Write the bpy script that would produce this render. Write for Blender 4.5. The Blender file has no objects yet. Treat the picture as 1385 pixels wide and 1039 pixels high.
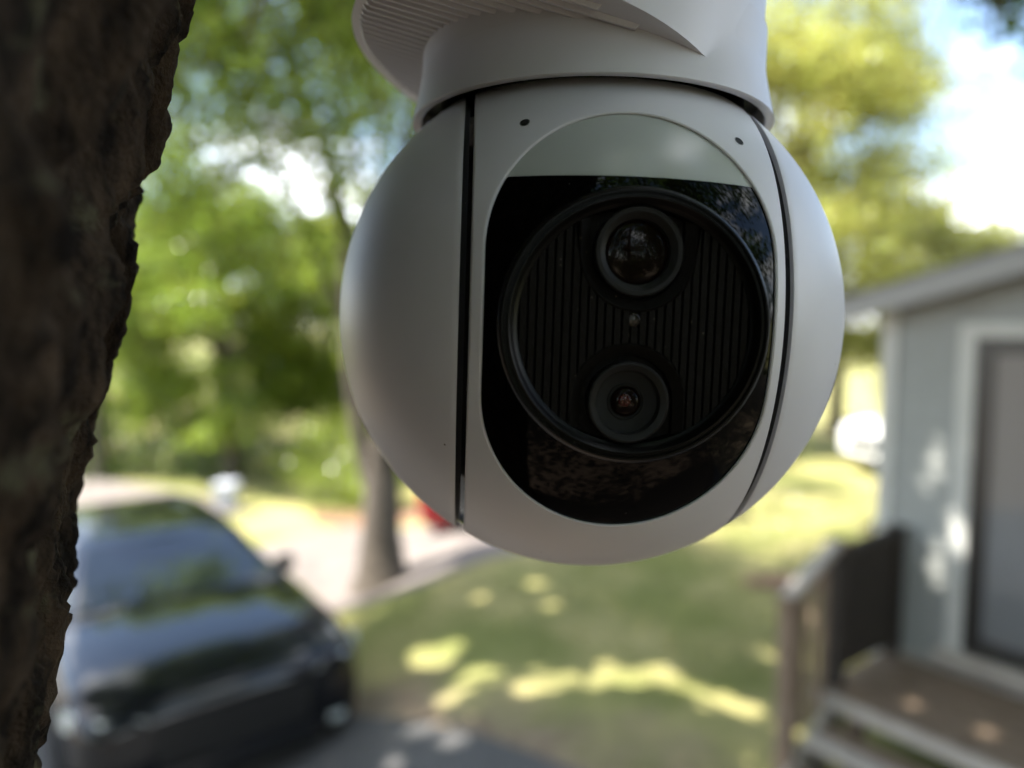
import bpy, math, random
import numpy as np
from mathutils import Vector, Matrix

R = math.radians
rng = np.random.default_rng(7)
random.seed(7)
scene = bpy.context.scene
COL = scene.collection

# ------------------------------------------------------------------ camera
cd = bpy.data.cameras.new('camera'); cam = bpy.data.objects.new('camera', cd); COL.objects.link(cam)
cam.location = (0, 0, 2.8); cam.rotation_euler = (R(90 - 4.66), 0, 0)
cd.sensor_width = 36; cd.lens = 25.2; cd.clip_start = 0.01; cd.clip_end = 3000
cd.dof.use_dof = True; cd.dof.focus_distance = 0.137; cd.dof.aperture_fstop = 25.2 / 4.0
scene.camera = cam

# ------------------------------------------------------------------ world, sun, exposure
SUN_EL, SUN_H = R(57), (-0.95, -0.18)
_n = math.hypot(*SUN_H)
SUN = np.array([SUN_H[0] / _n * math.cos(SUN_EL), SUN_H[1] / _n * math.cos(SUN_EL), math.sin(SUN_EL)])
wd = bpy.data.worlds.new('World'); scene.world = wd; wd.use_nodes = True
nt = wd.node_tree; nt.nodes.clear()
out = nt.nodes.new('ShaderNodeOutputWorld'); bg = nt.nodes.new('ShaderNodeBackground')
sky = nt.nodes.new('ShaderNodeTexSky'); sky.sky_type = 'NISHITA'; sky.sun_disc = False
sky.sun_elevation = SUN_EL; sky.sun_rotation = math.atan2(SUN[0], SUN[1])
tc = nt.nodes.new('ShaderNodeTexCoord'); mp = nt.nodes.new('ShaderNodeMapping')
mp.inputs['Scale'].default_value = (1, 1, 2.2); mp.inputs['Location'].default_value = (0.35, 0.2, 0.1)
nz = nt.nodes.new('ShaderNodeTexNoise'); nz.inputs['Scale'].default_value = 2.6
nz.inputs['Detail'].default_value = 6; nz.inputs['Roughness'].default_value = 0.55
cr = nt.nodes.new('ShaderNodeValToRGB'); cr.color_ramp.elements[0].position = 0.50; cr.color_ramp.elements[1].position = 0.64
mx = nt.nodes.new('ShaderNodeMix'); mx.data_type = 'RGBA'
mx.inputs[7].default_value = (13.0, 13.2, 13.6, 1)
L = nt.links.new
L(tc.outputs['Generated'], mp.inputs['Vector']); L(mp.outputs[0], nz.inputs['Vector'])
L(nz.outputs[0], cr.inputs[0]); L(cr.outputs[0], mx.inputs[0]); L(sky.outputs[0], mx.inputs[6])
L(mx.outputs[2], bg.inputs['Color']); bg.inputs['Strength'].default_value = 0.14; L(bg.outputs[0], out.inputs[0])
sd = bpy.data.lights.new('sun', 'SUN'); sd.energy = 5.0; sd.angle = R(0.53); sd.color = (1, .95, .86)
so = bpy.data.objects.new('sun', sd); COL.objects.link(so)
so.rotation_euler = Vector(SUN).to_track_quat('Z', 'Y').to_euler()
scene.view_settings.view_transform = 'Standard'; scene.view_settings.look = 'None'
scene.view_settings.gamma = 1; scene.view_settings.exposure = 1.9
scene.cycles.use_denoising = True
scene.cycles.max_bounces = 8; scene.cycles.transmission_bounces = 6; scene.cycles.sample_clamp_indirect = 8

# ------------------------------------------------------------------ helpers
class MB:
    def __init__(s): s.v = []; s.f = []
    def add(s, vs, fs):
        b = len(s.v); s.v += [tuple(map(float, p)) for p in vs]; s.f += [tuple(b + i for i in q) for q in fs]; return s
    def box(s, a, b, bev=0.0):
        (x0, y0, z0), (x1, y1, z1) = a, b
        x0, x1 = min(x0, x1), max(x0, x1); y0, y1 = min(y0, y1), max(y0, y1); z0, z1 = min(z0, z1), max(z0, z1)
        if bev <= 0:
            return s.add([(x0, y0, z0), (x1, y0, z0), (x1, y1, z0), (x0, y1, z0), (x0, y0, z1), (x1, y0, z1), (x1, y1, z1), (x0, y1, z1)],
                         [(0, 3, 2, 1), (4, 5, 6, 7), (0, 1, 5, 4), (1, 2, 6, 5), (2, 3, 7, 6), (3, 0, 4, 7)])
        c = bev
        def ring(ix, iz):
            return [(x0 + ix, y0 + ix, iz), (x1 - ix, y0 + ix, iz), (x1 - ix, y1 - ix, iz), (x0 + ix, y1 - ix, iz)]
        vs = ring(c, z0) + ring(0, z0 + c) + ring(0, z1 - c) + ring(c, z1)
        fs = [(3, 2, 1, 0), (12, 13, 14, 15)]
        for k in range(3):
            for i in range(4): fs.append((4 * k + i, 4 * k + (i + 1) % 4, 4 * k + 4 + (i + 1) % 4, 4 * k + 4 + i))
        return s.add(vs, fs)
    def lathe(s, prof, n=64, axis='z', closed=False):
        vs = []; m = len(prof)
        for i in range(n):
            a = 2 * math.pi * i / n; c, t = math.cos(a), math.sin(a)
            for r, h in prof:
                vs.append((r * c, r * t, h) if axis == 'z' else ((r * c, -h, r * t) if axis == 'y' else (h, r * c, r * t)))
        fs = []
        for i in range(n):
            j = (i + 1) % n
            for k in range(m if closed else m - 1):
                l = (k + 1) % m
                fs.append((i * m + k, j * m + k, j * m + l, i * m + l))
        return s.add(vs, fs)
    def disc(s, r, h, n=48, axis='y', flip=False):
        vs = [((r * math.cos(2 * math.pi * i / n)), -h, r * math.sin(2 * math.pi * i / n)) if axis == 'y' else
              (r * math.cos(2 * math.pi * i / n), r * math.sin(2 * math.pi * i / n), h) if axis == 'z' else
              (h, r * math.cos(2 * math.pi * i / n), r * math.sin(2 * math.pi * i / n)) for i in range(n)]
        return s.add(vs, [tuple(range(n)) if not flip else tuple(range(n))[::-1]])
    def tube(s, pts, rad, n=8, cap=True):
        pts = [Vector(p) for p in pts]; vs = []; fs = []
        rad = rad if hasattr(rad, '__len__') else [rad] * len(pts)
        u = None
        for i, p in enumerate(pts):
            d = (pts[min(i + 1, len(pts) - 1)] - pts[max(i - 1, 0)]).normalized()
            if u is None: u = d.orthogonal().normalized()
            u = (u - d * u.dot(d)).normalized(); w = d.cross(u)
            for k in range(n):
                a = 2 * math.pi * k / n; vs.append(p + (u * math.cos(a) + w * math.sin(a)) * rad[i])
        for i in range(len(pts) - 1):
            for k in range(n): fs.append((i * n + k, i * n + (k + 1) % n, (i + 1) * n + (k + 1) % n, (i + 1) * n + k))
        if cap: fs.append(tuple(range(n))[::-1]); fs.append(tuple((len(pts) - 1) * n + k for k in range(n)))
        return s.add(vs, fs)
    def grid(s, P, flip=False, closed=False):
        P = np.asarray(P); a, b = P.shape[:2]; fs = []
        for i in range(a - 1):
            for j in range(b if closed else b - 1):
                k = (j + 1) % b
                q = (i * b + j, i * b + k, (i + 1) * b + k, (i + 1) * b + j); fs.append(q[::-1] if flip else q)
        return s.add(P.reshape(-1, 3), fs)
    def xf(s, M):
        s.v = [tuple(M @ Vector(p)) for p in s.v]; return s
    def scale(s, k): s.v = [(x * k, y * k, z * k) for x, y, z in s.v]; return s
    def mesh(s, name='m', smooth=None):
        me = bpy.data.meshes.new(name); me.from_pydata(s.v, [], s.f); me.update()
        if smooth is not None:
            me.polygons.foreach_set('use_smooth', [True] * len(me.polygons)); me.set_sharp_from_angle(angle=R(smooth))
        return me
def obj(name, mb, mat, parent=None, smooth=None, loc=None, rz=None):
    me = mb if isinstance(mb, bpy.types.Mesh) else mb.mesh(name, smooth)
    o = bpy.data.objects.new(name, me); COL.objects.link(o)
    if mat and not (me.materials): me.materials.append(mat)
    if parent: o.parent = parent
    if loc is not None: o.location = loc
    if rz is not None: o.rotation_euler = (0, 0, rz)
    return o
def empty(name, loc, rz=0):
    o = bpy.data.objects.new(name, None); COL.objects.link(o); o.location = loc; o.rotation_euler = (0, 0, rz); o.empty_display_size = .1
    return o
def tag(o, label, cat, group=None):
    o['label'] = label; o['category'] = cat
    if group: o['group'] = group
    return o
def structure(o): o['kind'] = 'structure'; return o
def copy_tree(o, parent=None):
    c = o.copy(); COL.objects.link(c); c.parent = parent
    for ch in list(o.children): copy_tree(ch, c)
    return c

# ------------------------------------------------------------------ materials
def mat(name, col, rough=.5, metal=0, spec=.5, noise=None, bump=None, coat=0, transl=0, rand=0):
    """noise=(scale, second colour, detail); bump=(scale, strength, distance)"""
    m = bpy.data.materials.new(name); m.use_nodes = True; t = m.node_tree; b = t.nodes['Principled BSDF']
    b.inputs['Base Color'].default_value = (*col, 1); b.inputs['Roughness'].default_value = rough
    b.inputs['Metallic'].default_value = metal; b.inputs['Specular IOR Level'].default_value = spec
    b.inputs['Coat Weight'].default_value = coat; b.inputs['Coat Roughness'].default_value = .04
    tcn = t.nodes.new('ShaderNodeTexCoord')
    colout = None
    if noise:
        n = t.nodes.new('ShaderNodeTexNoise'); n.inputs['Scale'].default_value = noise[0]; n.inputs['Detail'].default_value = noise[2] if len(noise) > 2 else 4
        t.links.new(tcn.outputs['Object'], n.inputs['Vector'])
        r = t.nodes.new('ShaderNodeValToRGB'); r.color_ramp.elements[0].position = .35; r.color_ramp.elements[1].position = .65
        r.color_ramp.elements[0].color = (*col, 1); r.color_ramp.elements[1].color = (*noise[1], 1)
        t.links.new(n.outputs[0], r.inputs[0]); colout = r.outputs[0]
        t.links.new(colout, b.inputs['Base Color'])
    if bump:
        n2 = t.nodes.new('ShaderNodeTexNoise'); n2.inputs['Scale'].default_value = bump[0]; n2.inputs['Detail'].default_value = 3
        t.links.new(tcn.outputs['Object'], n2.inputs['Vector'])
        bp = t.nodes.new('ShaderNodeBump'); bp.inputs['Strength'].default_value = bump[1]; bp.inputs['Distance'].default_value = bump[2]
        t.links.new(n2.outputs[0], bp.inputs['Height']); t.links.new(bp.outputs[0], b.inputs['Normal'])
    if transl:
        g = t.nodes.new('ShaderNodeNewGeometry'); h = t.nodes.new('ShaderNodeHueSaturation')
        mr = t.nodes.new('ShaderNodeMapRange'); mr.inputs[3].default_value = 1 - rand; mr.inputs[4].default_value = 1 + rand
        mr2 = t.nodes.new('ShaderNodeMapRange'); mr2.inputs[3].default_value = .48; mr2.inputs[4].default_value = .525
        t.links.new(g.outputs['Random Per Island'], mr.inputs[0]); t.links.new(mr.outputs[0], h.inputs['Value'])
        t.links.new(g.outputs['Random Per Island'], mr2.inputs[0]); t.links.new(mr2.outputs[0], h.inputs['Hue'])
        h.inputs['Color'].default_value = (*col, 1); t.links.new(h.outputs[0], b.inputs['Base Color'])
        tr = t.nodes.new('ShaderNodeBsdfTranslucent'); h2 = t.nodes.new('ShaderNodeHueSaturation')
        h2.inputs['Value'].default_value = 1.9; h2.inputs['Hue'].default_value = .485; t.links.new(h.outputs[0], h2.inputs['Color'])
        t.links.new(h2.outputs[0], tr.inputs['Color'])
        ms = t.nodes.new('ShaderNodeMixShader'); ms.inputs[0].default_value = transl
        t.links.new(b.outputs[0], ms.inputs[1]); t.links.new(tr.outputs[0], ms.inputs[2])
        t.links.new(ms.outputs[0], t.nodes['Material Output'].inputs['Surface'])
    return m
M = {}
M['white'] = mat('white_plastic', (.57, .56, .595), .42, spec=.4, noise=(28, (.625, .615, .65), 6), bump=(3500, .06, .0002))
M['gloss_black'] = mat('gloss_black_plastic', (.004, .004, .005), .08, spec=.5)
M['black_glass'] = mat('black_glass', (.001, .001, .0011), .03, spec=.15)
M['frost'] = mat('frosted_diffuser', (.40, .42, .40), .2, spec=.4)
M['matte_black'] = mat('matte_black', (.0015, .0015, .0015), .3, spec=.15)
M['plate'] = mat('textured_black_plastic', (.0048, .0037, .003), .5, spec=.1, bump=(2600, .5, .0004), noise=(900, (.0045, .0036, .003)))
M['barrel'] = mat('lens_barrel_plastic', (.011, .0105, .0105), .4, spec=.18)
M['lens'] = mat('coated_lens_glass', (.006, .003, .0025), .07, spec=.12)
M['lens_red'] = mat('lens_inner_coating', (.05, .012, .010), .08, spec=.3)
M['dot'] = mat('indicator_lens', (.02, .014, .011), .25)
M['hole'] = mat('dark_hole', (.003, .003, .003), .8)
M['metal'] = mat('screw_metal', (.5, .5, .5), .3, metal=1)

def specks(m, scale, size, share, col):
    t = m.node_tree; b = t.nodes['Principled BSDF']; tcn = t.nodes.new('ShaderNodeTexCoord')
    v = t.nodes.new('ShaderNodeTexVoronoi'); v.inputs['Scale'].default_value = scale; t.links.new(tcn.outputs['Object'], v.inputs['Vector'])
    a = t.nodes.new('ShaderNodeMath'); a.operation = 'LESS_THAN'; a.inputs[1].default_value = size; t.links.new(v.outputs['Distance'], a.inputs[0])
    sp = t.nodes.new('ShaderNodeSeparateColor'); t.links.new(v.outputs['Color'], sp.inputs[0])
    c = t.nodes.new('ShaderNodeMath'); c.operation = 'LESS_THAN'; c.inputs[1].default_value = share; t.links.new(sp.outputs[0], c.inputs[0])
    d = t.nodes.new('ShaderNodeMath'); d.operation = 'MULTIPLY'; t.links.new(a.outputs[0], d.inputs[0]); t.links.new(c.outputs[0], d.inputs[1])
    x = t.nodes.new('ShaderNodeMix'); x.data_type = 'RGBA'; x.inputs[7].default_value = (*col, 1); t.links.new(d.outputs[0], x.inputs[0])
    src = b.inputs['Base Color'].links[0].from_socket if b.inputs['Base Color'].links else None
    if src: t.links.new(src, x.inputs[6])
    else: x.inputs[6].default_value = b.inputs['Base Color'].default_value
    t.links.new(x.outputs[2], b.inputs['Base Color'])
specks(M['white'], 150, .035, .22, (.12, .11, .10)); specks(M['plate'], 900, .12, .12, (.16, .14, .12)); specks(M['matte_black'], 500, .07, .08, (.10, .10, .10)); specks(M['black_glass'], 420, .05, .06, (.08, .08, .08)); specks(M['gloss_black'], 600, .08, .1, (.1, .1, .1))

# ------------------------------------------------------------------ ground
def smooth(e0, e1, x):
    t = np.clip((np.asarray(x, float) - e0) / (e1 - e0), 0, 1); return t * t * (3 - 2 * t)
def zt(x, y): return -.58 * smooth(.1, -2.6, x)
def sheet(name, poly, dz, m, step=.35):
    """a ground sheet: fills a polygon with a fine grid clipped by cell, draped on the terrain"""
    import bmesh
    bm = bmesh.new(); vs = [bm.verts.new((x, y, 0)) for x, y in poly]; bm.faces.new(vs)
    xs = [p[0] for p in poly]; ys = [p[1] for p in poly]
    for axis, (a, b) in ((0, (max(min(xs), -3), min(max(xs), .2))), (1, (min(ys), max(ys)))):
        k = a + step
        while k < b:
            bmesh.ops.bisect_plane(bm, geom=bm.verts[:] + bm.edges[:] + bm.faces[:], plane_co=(k, k, 0), plane_no=(1, 0, 0) if axis == 0 else (0, 1, 0)); k += step if axis == 0 else step * 3
    for v in bm.verts: v.co.z = float(zt(v.co.x, v.co.y)) + dz
    for f in bm.faces:
        if f.normal.z < 0: f.normal_flip()
    me = bpy.data.meshes.new(name); bm.to_mesh(me); bm.free()
    return structure(obj(name, me, m))
gm = mat('lawn_ground', (.055, .075, .018), .9, spec=.1)
t = gm.node_tree; b = t.nodes['Principled BSDF']; tcn = t.nodes.new('ShaderNodeTexCoord')
def nnoise(t, scale, det=4):
    n = t.nodes.new('ShaderNodeTexNoise'); n.inputs['Scale'].default_value = scale; n.inputs['Detail'].default_value = det
    t.links.new(tcn.outputs['Object'], n.inputs['Vector']); return n.outputs[0]
def ramp(t, src, p0, c0, p1, c1):
    r = t.nodes.new('ShaderNodeValToRGB'); r.color_ramp.elements[0].position = p0; r.color_ramp.elements[1].position = p1
    r.color_ramp.elements[0].color = (*c0, 1); r.color_ramp.elements[1].color = (*c1, 1); t.links.new(src, r.inputs[0]); return r.outputs[0]
g1 = ramp(t, nnoise(t, .9), .4, (.17, .18, .06), .62, (.33, .29, .13))
# bare soil beside the asphalt, with a ragged edge
sx = t.nodes.new('ShaderNodeSeparateXYZ'); t.links.new(tcn.outputs['Object'], sx.inputs[0])
ma = t.nodes.new('ShaderNodeMath'); ma.operation = 'MULTIPLY'; ma.inputs[1].default_value = .568; t.links.new(sx.outputs[0], ma.inputs[0])
mb_ = t.nodes.new('ShaderNodeMath'); mb_.operation = 'MULTIPLY_ADD'; mb_.inputs[1].default_value = .823; t.links.new(sx.outputs[1], mb_.inputs[0]); t.links.new(ma.outputs[0], mb_.inputs[2])
mc_ = t.nodes.new('ShaderNodeMath'); mc_.operation = 'MULTIPLY_ADD'; mc_.inputs[1].default_value = 1.6; t.links.new(nnoise(t, 1.3), mc_.inputs[0]); t.links.new(mb_.outputs[0], mc_.inputs[2])
soil = t.nodes.new('ShaderNodeMapRange'); soil.inputs[1].default_value = 4.75; soil.inputs[2].default_value = 5.35; soil.inputs[3].default_value = 1; soil.inputs[4].default_value = 0
t.links.new(mc_.outputs[0], soil.inputs[0])
mxg = t.nodes.new('ShaderNodeMix'); mxg.data_type = 'RGBA'; t.links.new(soil.outputs[0], mxg.inputs[0]); t.links.new(g1, mxg.inputs[6])
s1 = ramp(t, nnoise(t, 7), .35, (.16, .12, .085), .65, (.24, .19, .13)); t.links.new(s1, mxg.inputs[7])
t.links.new(mxg.outputs[2], b.inputs['Base Color'])
M['lawn'] = gm
xs = np.concatenate([[-1500, -200, -40], np.linspace(-3, 0.2, 24), [3, 10, 40, 200, 1500]])
ys = np.concatenate([[-1500, -100, -20], np.linspace(-4, 24, 15), [60, 200, 2500]])
P = np.array([[(x, y, float(zt(x, y))) for x in xs] for y in ys])
structure(obj('ground', MB().grid(P), gm, smooth=60))
M['asphalt'] = mat('asphalt', (.05, .05, .052), .85, noise=(60, (.085, .083, .08), 6), bump=(220, .4, .01))
M['concrete'] = mat('pale_concrete', (.14, .118, .107), .9, noise=(3, (.19, .163, .147), 6), bump=(60, .2, .01))
M['soil'] = mat('mulch_soil', (.17, .09, .055), .95, noise=(14, (.25, .15, .09), 6), bump=(40, .6, .03))
M['bounce_brown'] = mat('brown_bounce_ground', (.075, .05, .036), .95, noise=(16, (.12, .085, .06), 6), bump=(45, .8, .04))
sheet('driveway', [(2.6, 2.8), (.35, 4.34), (-1.3, 5.5), (-1.95, 6.6), (-2.25, 8.0), (-6.2, 8.9), (-7, -3), (2.6, -3)], .006, M['asphalt'])
sheet('street_apron', [(.25, 8.72), (-1.0, 8.15), (-2.2, 8.02), (-6.2, 8.92), (-9, 9.6), (-9, 11.2), (-4.2, 10.55), (-3.2, 11.4), (-2.6, 11.9), (-1.5, 11.0), (.25, 9.5)], .01, M['concrete'])
sheet('street', [(-4.6, 12.7), (-7.2, 12.0), (-10, 11.9), (-30, 12.5), (-30, 22), (-9.5, 15.8), (-6.4, 14.2)], .014, M['concrete'])
sheet('soil_strip', [(-2.3, 11.6), (-1.4, 11.4), (-1.2, 12.0), (-2.2, 12.8), (-3.7, 12.9), (-3.3, 11.9)], .018, M['soil'])
sheet('brown_bounce_ring', [(-.2 + 2.9 * math.cos(k * math.pi / 14), -.9 + 2.9 * math.sin(k * math.pi / 14)) for k in range(28)], .02, M['bounce_brown'])  # unseen ground sheet added to bounce brown light onto the ball
sheet('mulch_bed', [(2.5, 7.5), (2.9, 7.35), (3.5, 7.45), (3.6, 7.75), (3.0, 7.85), (2.55, 7.72)], .03, M['soil'])

# ------------------------------------------------------------------ trees
LIT = []      # (point, radius): sun patches, with gaps carved for them in the crowns
for x, y, r in [(-.80, 6.15, .27), (-.62, 6.22, .2), (-.30, 5.62, .2), (-.15, 5.55, .16), (.12, 5.36, .17), (.30, 5.44, .2), (.45, 5.5, .14), (.80, 5.55, .2), (-.95, 6.3, .16), (-.42, 5.48, .16), (.62, 5.42, .14), (.95, 5.48, .17), (1.08, 5.6, .12), (1.40, 5.3, .15), (.2, 5.6, .12), (-.68, 6.02, .2), (.78, 5.72, .13), (1.2, 5.68, .12), (1.22, 5.52, .18), (1.30, 5.38, .14), (1.55, 5.15, .2), (1.72, 5.02, .16),
                (.25, 7.6, .14), (.4, 7.0, .12), (-.35, 7.3, .12), (-.7, 5.0, .16), (-.45, 4.75, .14), (-.9, 4.6, .12), (1.9, 4.75, .15), (-.55, 5.3, .14)]:
    r = r * .78
    LIT.append((np.array([x, y, 0.]), r))
for x, y, r in [(-2.6, 9.3, 1.2), (-3.8, 9.6, 1.2), (-1.4, 9.2, .9), (-.2, 9.2, .6), (-2.2, 10.6, .9), (-5, 11.5, 1.2), (-7, 13, 1.8), (-9, 14, 2), (1.5, 10.6, 1.2), (3.4, 10.4, 1.4), (5.2, 10.2, 1.5), (7, 10.5, 1.5), (-5.8, 10.2, 1.0), (6.7, 13.9, 1.0), (4.4, 8.6, .45)]:
    LIT.append((np.array([x, y, -.2]), r))
for x, y, z, r in [(2.86, 4.74, 2.05, .075), (2.84, 4.77, 1.88, .07), (2.80, 4.82, 1.78, .06), (2.92, 4.66, 1.52, .08), (2.96, 4.61, 1.36, .085), (2.87, 4.73, 1.32, .07), (2.87, 4.73, 1.14, .075), (2.98, 4.58, 1.95, .07), (2.0, 4.45, 1.4, .07), (2.15, 4.3, .5, .08), (2.45, 4.2, .5, .06), (2.7, 3.9, .5, .08), (1.75, 4.2, 1.2, .06)]:
    LIT.append((np.array([x, y, z]), r))
SHADE = [(np.array([.018, .18, 2.8]), .28), (np.array([-.1, .1, 2.85]), .25), (np.array([0, .15, 3.1]), .3), (np.array([2.9, 4.7, 1.7]), .45), (np.array([3.1, 4.4, 2.7]), .45), (np.array([2.4, 4.5, .6]), .45), (np.array([2.9, 4.0, .5]), .4), (np.array([3.2, 4.9, 3.2]), .4)]
def carve(P):
    keep = np.ones(len(P), bool)
    for q, r in LIT:
        d = P - q; t = d @ SUN
        keep &= ~((t > .3) & (((d - t[:, None] * SUN) ** 2).sum(1) < r * r))
    return keep
def leaves_mesh(C, size, name, up=.5, asp=.55):
    n = len(C)
    nrm = rng.normal(size=(n, 3)); nrm[:, 2] = np.abs(nrm[:, 2]) + up; nrm /= np.linalg.norm(nrm, axis=1)[:, None]
    a = rng.normal(size=(n, 3)); a -= (a * nrm).sum(1)[:, None] * nrm; a /= np.linalg.norm(a, axis=1)[:, None]
    b = np.cross(nrm, a); s = (size * rng.uniform(.6, 1.3, n))[:, None]
    V = np.stack([C - a * s * .5, C - a * s * .05 + b * s * asp * .5 + nrm * s * .08, C + a * s * .5 - nrm * s * .1, C - a * s * .05 - b * s * asp * .5 + nrm * s * .08], 1).reshape(-1, 3)
    me = bpy.data.meshes.new(name); me.vertices.add(n * 4); me.vertices.foreach_set('co', V.ravel())
    me.loops.add(n * 4); me.loops.foreach_set('vertex_index', np.arange(n * 4, dtype=np.int32))
    me.polygons.add(n); me.polygons.foreach_set('loop_start', np.arange(0, n * 4, 4, dtype=np.int32)); me.polygons.foreach_set('loop_total', np.full(n, 4, np.int32))
    me.update(calc_edges=True); return me
def leaf_mat(name, col, tr=.62, rough=.22): return mat(name, col, rough, spec=.85, transl=tr, rand=.5)
M['leaf_oak'] = leaf_mat('oak_leaf', (.065, .11, .016))
M['leaf_mid'] = leaf_mat('mid_green_leaf', (.135, .19, .025))
M['leaf_far'] = leaf_mat('far_green_leaf', (.13, .18, .025))
M['leaf_lime'] = leaf_mat('lime_leaf', (.17, .22, .035))
M['leaf_gold'] = leaf_mat('yellow_green_leaf', (.24, .25, .06), .5)
M['bark_far'] = mat('tree_bark', (.060, .047, .035), .9, noise=(9, (.11, .09, .07), 6), bump=(30, .8, .03))

def crown_points(clumps, n, keepfn=True):
    w = np.array([c[3] ** 2 * (c[4] if len(c) > 4 else 1) for c in clumps]); w /= w.sum()
    idx = rng.choice(len(clumps), n, p=w); c = np.array([k[:4] for k in clumps])[idx]
    d = rng.normal(size=(n, 3)); d /= np.linalg.norm(d, axis=1)[:, None]
    r = c[:, 3] * rng.uniform(0, 1, n) ** .45
    P = c[:, :3] + d * r[:, None] * np.array([1.1, 1.1, .75])
    return P
def tree(name, label, base, trunk_pts, trunk_r, crown, nleaf, size, lm, limbs=14, group=None, extra=(), stems=None, cat='tree', bark=None, carved=True, gaps=None):
    """base; trunk points relative to base; crown=(cx,cy,cz,rx,ry,rz,clumps,clump radius) relative to base"""
    root = tag(empty(name, base), label, cat, group)
    mb = MB(); mb.tube(trunk_pts, trunk_r, 12)
    for st in (stems or []): mb.tube(st[0], st[1], 10)
    cx, cy, cz, rx, ry, rz, nc, rc = crown
    cl = []
    while len(cl) < nc:
        d = rng.normal(size=3); d /= np.linalg.norm(d); r = rng.uniform(.35, 1) ** .6
        p = np.array([cx + d[0] * rx * r, cy + d[1] * ry * r, cz + d[2] * rz * r])
        if gaps and gaps(p + np.array(base)): continue
        cl.append((*p, rc * rng.uniform(.55, 1.25)))
    top = Vector(trunk_pts[-1])
    for c in cl[:limbs]:
        k = rng.integers(max(1, len(trunk_pts) // 2), len(trunk_pts)); a = Vector(trunk_pts[k]); e = Vector(c[:3]); r0 = trunk_r[k] * .55
        m1 = a.lerp(e, .4) + Vector((0, 0, .12 * (e - a).length)); m2 = a.lerp(e, .75) + Vector((rng.normal() * .1, rng.normal() * .1, .08))
        mb.tube([a, m1, m2, e], [r0, r0 * .65, r0 * .38, r0 * .12], 6)
        for _ in range(3):
            e2 = e + Vector(rng.normal(size=3) * c[3] * .7); mb.tube([m2, m2.lerp(e2, .5) + Vector((0, 0, .05)), e2], [r0 * .3, r0 * .18, r0 * .06], 4)
    obj('trunk', mb, bark or M['bark_far'], root, smooth=60)
    P = crown_points(cl + [tuple(np.array(x[:3]) - np.array(base)) + tuple(x[3:]) for x in extra], nleaf)
    if carved: P = P[carve(P + np.array(base))]
    if gaps is not None: pass
    o = obj('crown', leaves_mesh(P, size, 'crown'), lm, root)
    return root

# mid-distance forked tree on the lawn edge
zb = float(zt(-1.63, 8.75))
tree('forked_tree', 'forked dark trunk standing at the lawn edge behind the black car', (-1.63, 8.75, zb),
     [(0, 0, -.1), (0, 0, .12), (.0, 0, .6), (.02, .0, 1.2), (.05, .05, 2.2), (.02, .1, 3.4), (0, .1, 5)], [.44, .32, .25, .22, .11, .075, .05],
     (0.2, 0, 7.4, 3.7, 3.4, 1.3, 90, .75), 80000, .11, M['leaf_mid'], 16, extra=[(-1.5 + 3.6 * math.cos(i * 2.4) * math.sqrt((i + .5) / 46), 8 + 3.2 * math.sin(i * 2.4) * math.sqrt((i + .5) / 46), 4.1 + 1.9 * ((i * .618) % 1) + .25 * (i % 3), .95, .2) for i in range(46)] + [(x_, y_, z_, r_ + .2, .45) for x_, y_, z_, r_ in ((-2.6, 7.4, 3.5, .5), (-3.6, 7.9, 3.7, .5), (-3.2, 7.0, 3.9, .4), (-4.6, 8.2, 4.0, .6), (-1.6, 7.6, 4.4, .5), (-2.2, 7.8, 4.8, .6), (-3.0, 7.7, 4.4, .5), (-5.0, 8.0, 5.0, .6), (-2.0, 7.0, 3.6, .3), (-4.9, 8.6, 4.4, .6), (-3.9, 8.6, 5.2, .6), (-2.9, 8.8, 5.6, .6),(-2.2, 6.6, 4.3, .4), (-2.9, 7.0, 4.7, .5), (-3.4, 7.4, 4.2, .45), (-3.8, 7.2, 4.9, .5), (-2.5, 7.2, 5.2, .5), (-1.6, 6.4, 4.6, .4), (-4.4, 7.8, 4.6, .5), (-3.0, 6.4, 5.2, .5), (-4.2, 7.6, 5.6, .6), (-1.9, 7.3, 3.9, .3))],
     stems=[([(-.02, 0, 1.0), (-.22, .05, 1.6), (-.36, .1, 2.6), (-.40, .1, 3.6), (-.5, .1, 5.2)], [.14, .11, .085, .06, .035]),
            ([(.03, 0, 1.1), (.2, .1, 1.8), (.42, .1, 3), (.7, .2, 4.8)], [.11, .085, .06, .035])])
# foreground tree: its crown shades the camera; trunk is built further down
FG = np.array([-.2685, .032, 0.])
# unseen tree added to shade car and driveway, then the trees behind the street
tree('broadleaf_tree', 'unseen tree added past the black car to shade it and the driveway', (-5.6, 4.7, -.5), [(0, 0, -.1), (0, 0, 1.5), (.1, 0, 3.5), (0, 0, 5.5)], [.3, .24, .18, .1], (0.2, 0, 7.0, 3.5, 2.0, 1.2, 60, .8), 42000, .13, M['leaf_mid'], 16)
def simple(name, label, x, y, h, r, n, lm, size=.14, zc=None, clump=.8, nc=40, group='trees behind the street', rz=None):
    z = float(zt(x, y)); zc = zc or h * .55
    return tree(name, label, (x, y, z), [(0, 0, -.1), (.03, 0, h * .2), (-.05, .05, h * .45), (.05, 0, h * .75)], [.05 * h ** .7, .04 * h ** .7, .03 * h ** .7, .015 * h ** .7],
         (0, 0, zc, r, r * .9, rz or h * .42, nc, clump), n, size, lm, 14, group)
simple('broadleaf_tree', 'leafy green tree showing right beside the bark of the near trunk', -9.2, 15.8, 8.5, 3.0, 26000, M['leaf_far'])
simple('broadleaf_tree', 'full green tree above the pale bin across the street', -6.2, 15.6, 6.2, 2.6, 26000, M['leaf_far'])
simple('broadleaf_tree', 'bushy bright green tree between the bin and the forked trunk', -3.4, 16.4, 6.6, 2.5, 28000, M['leaf_lime'])
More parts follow.
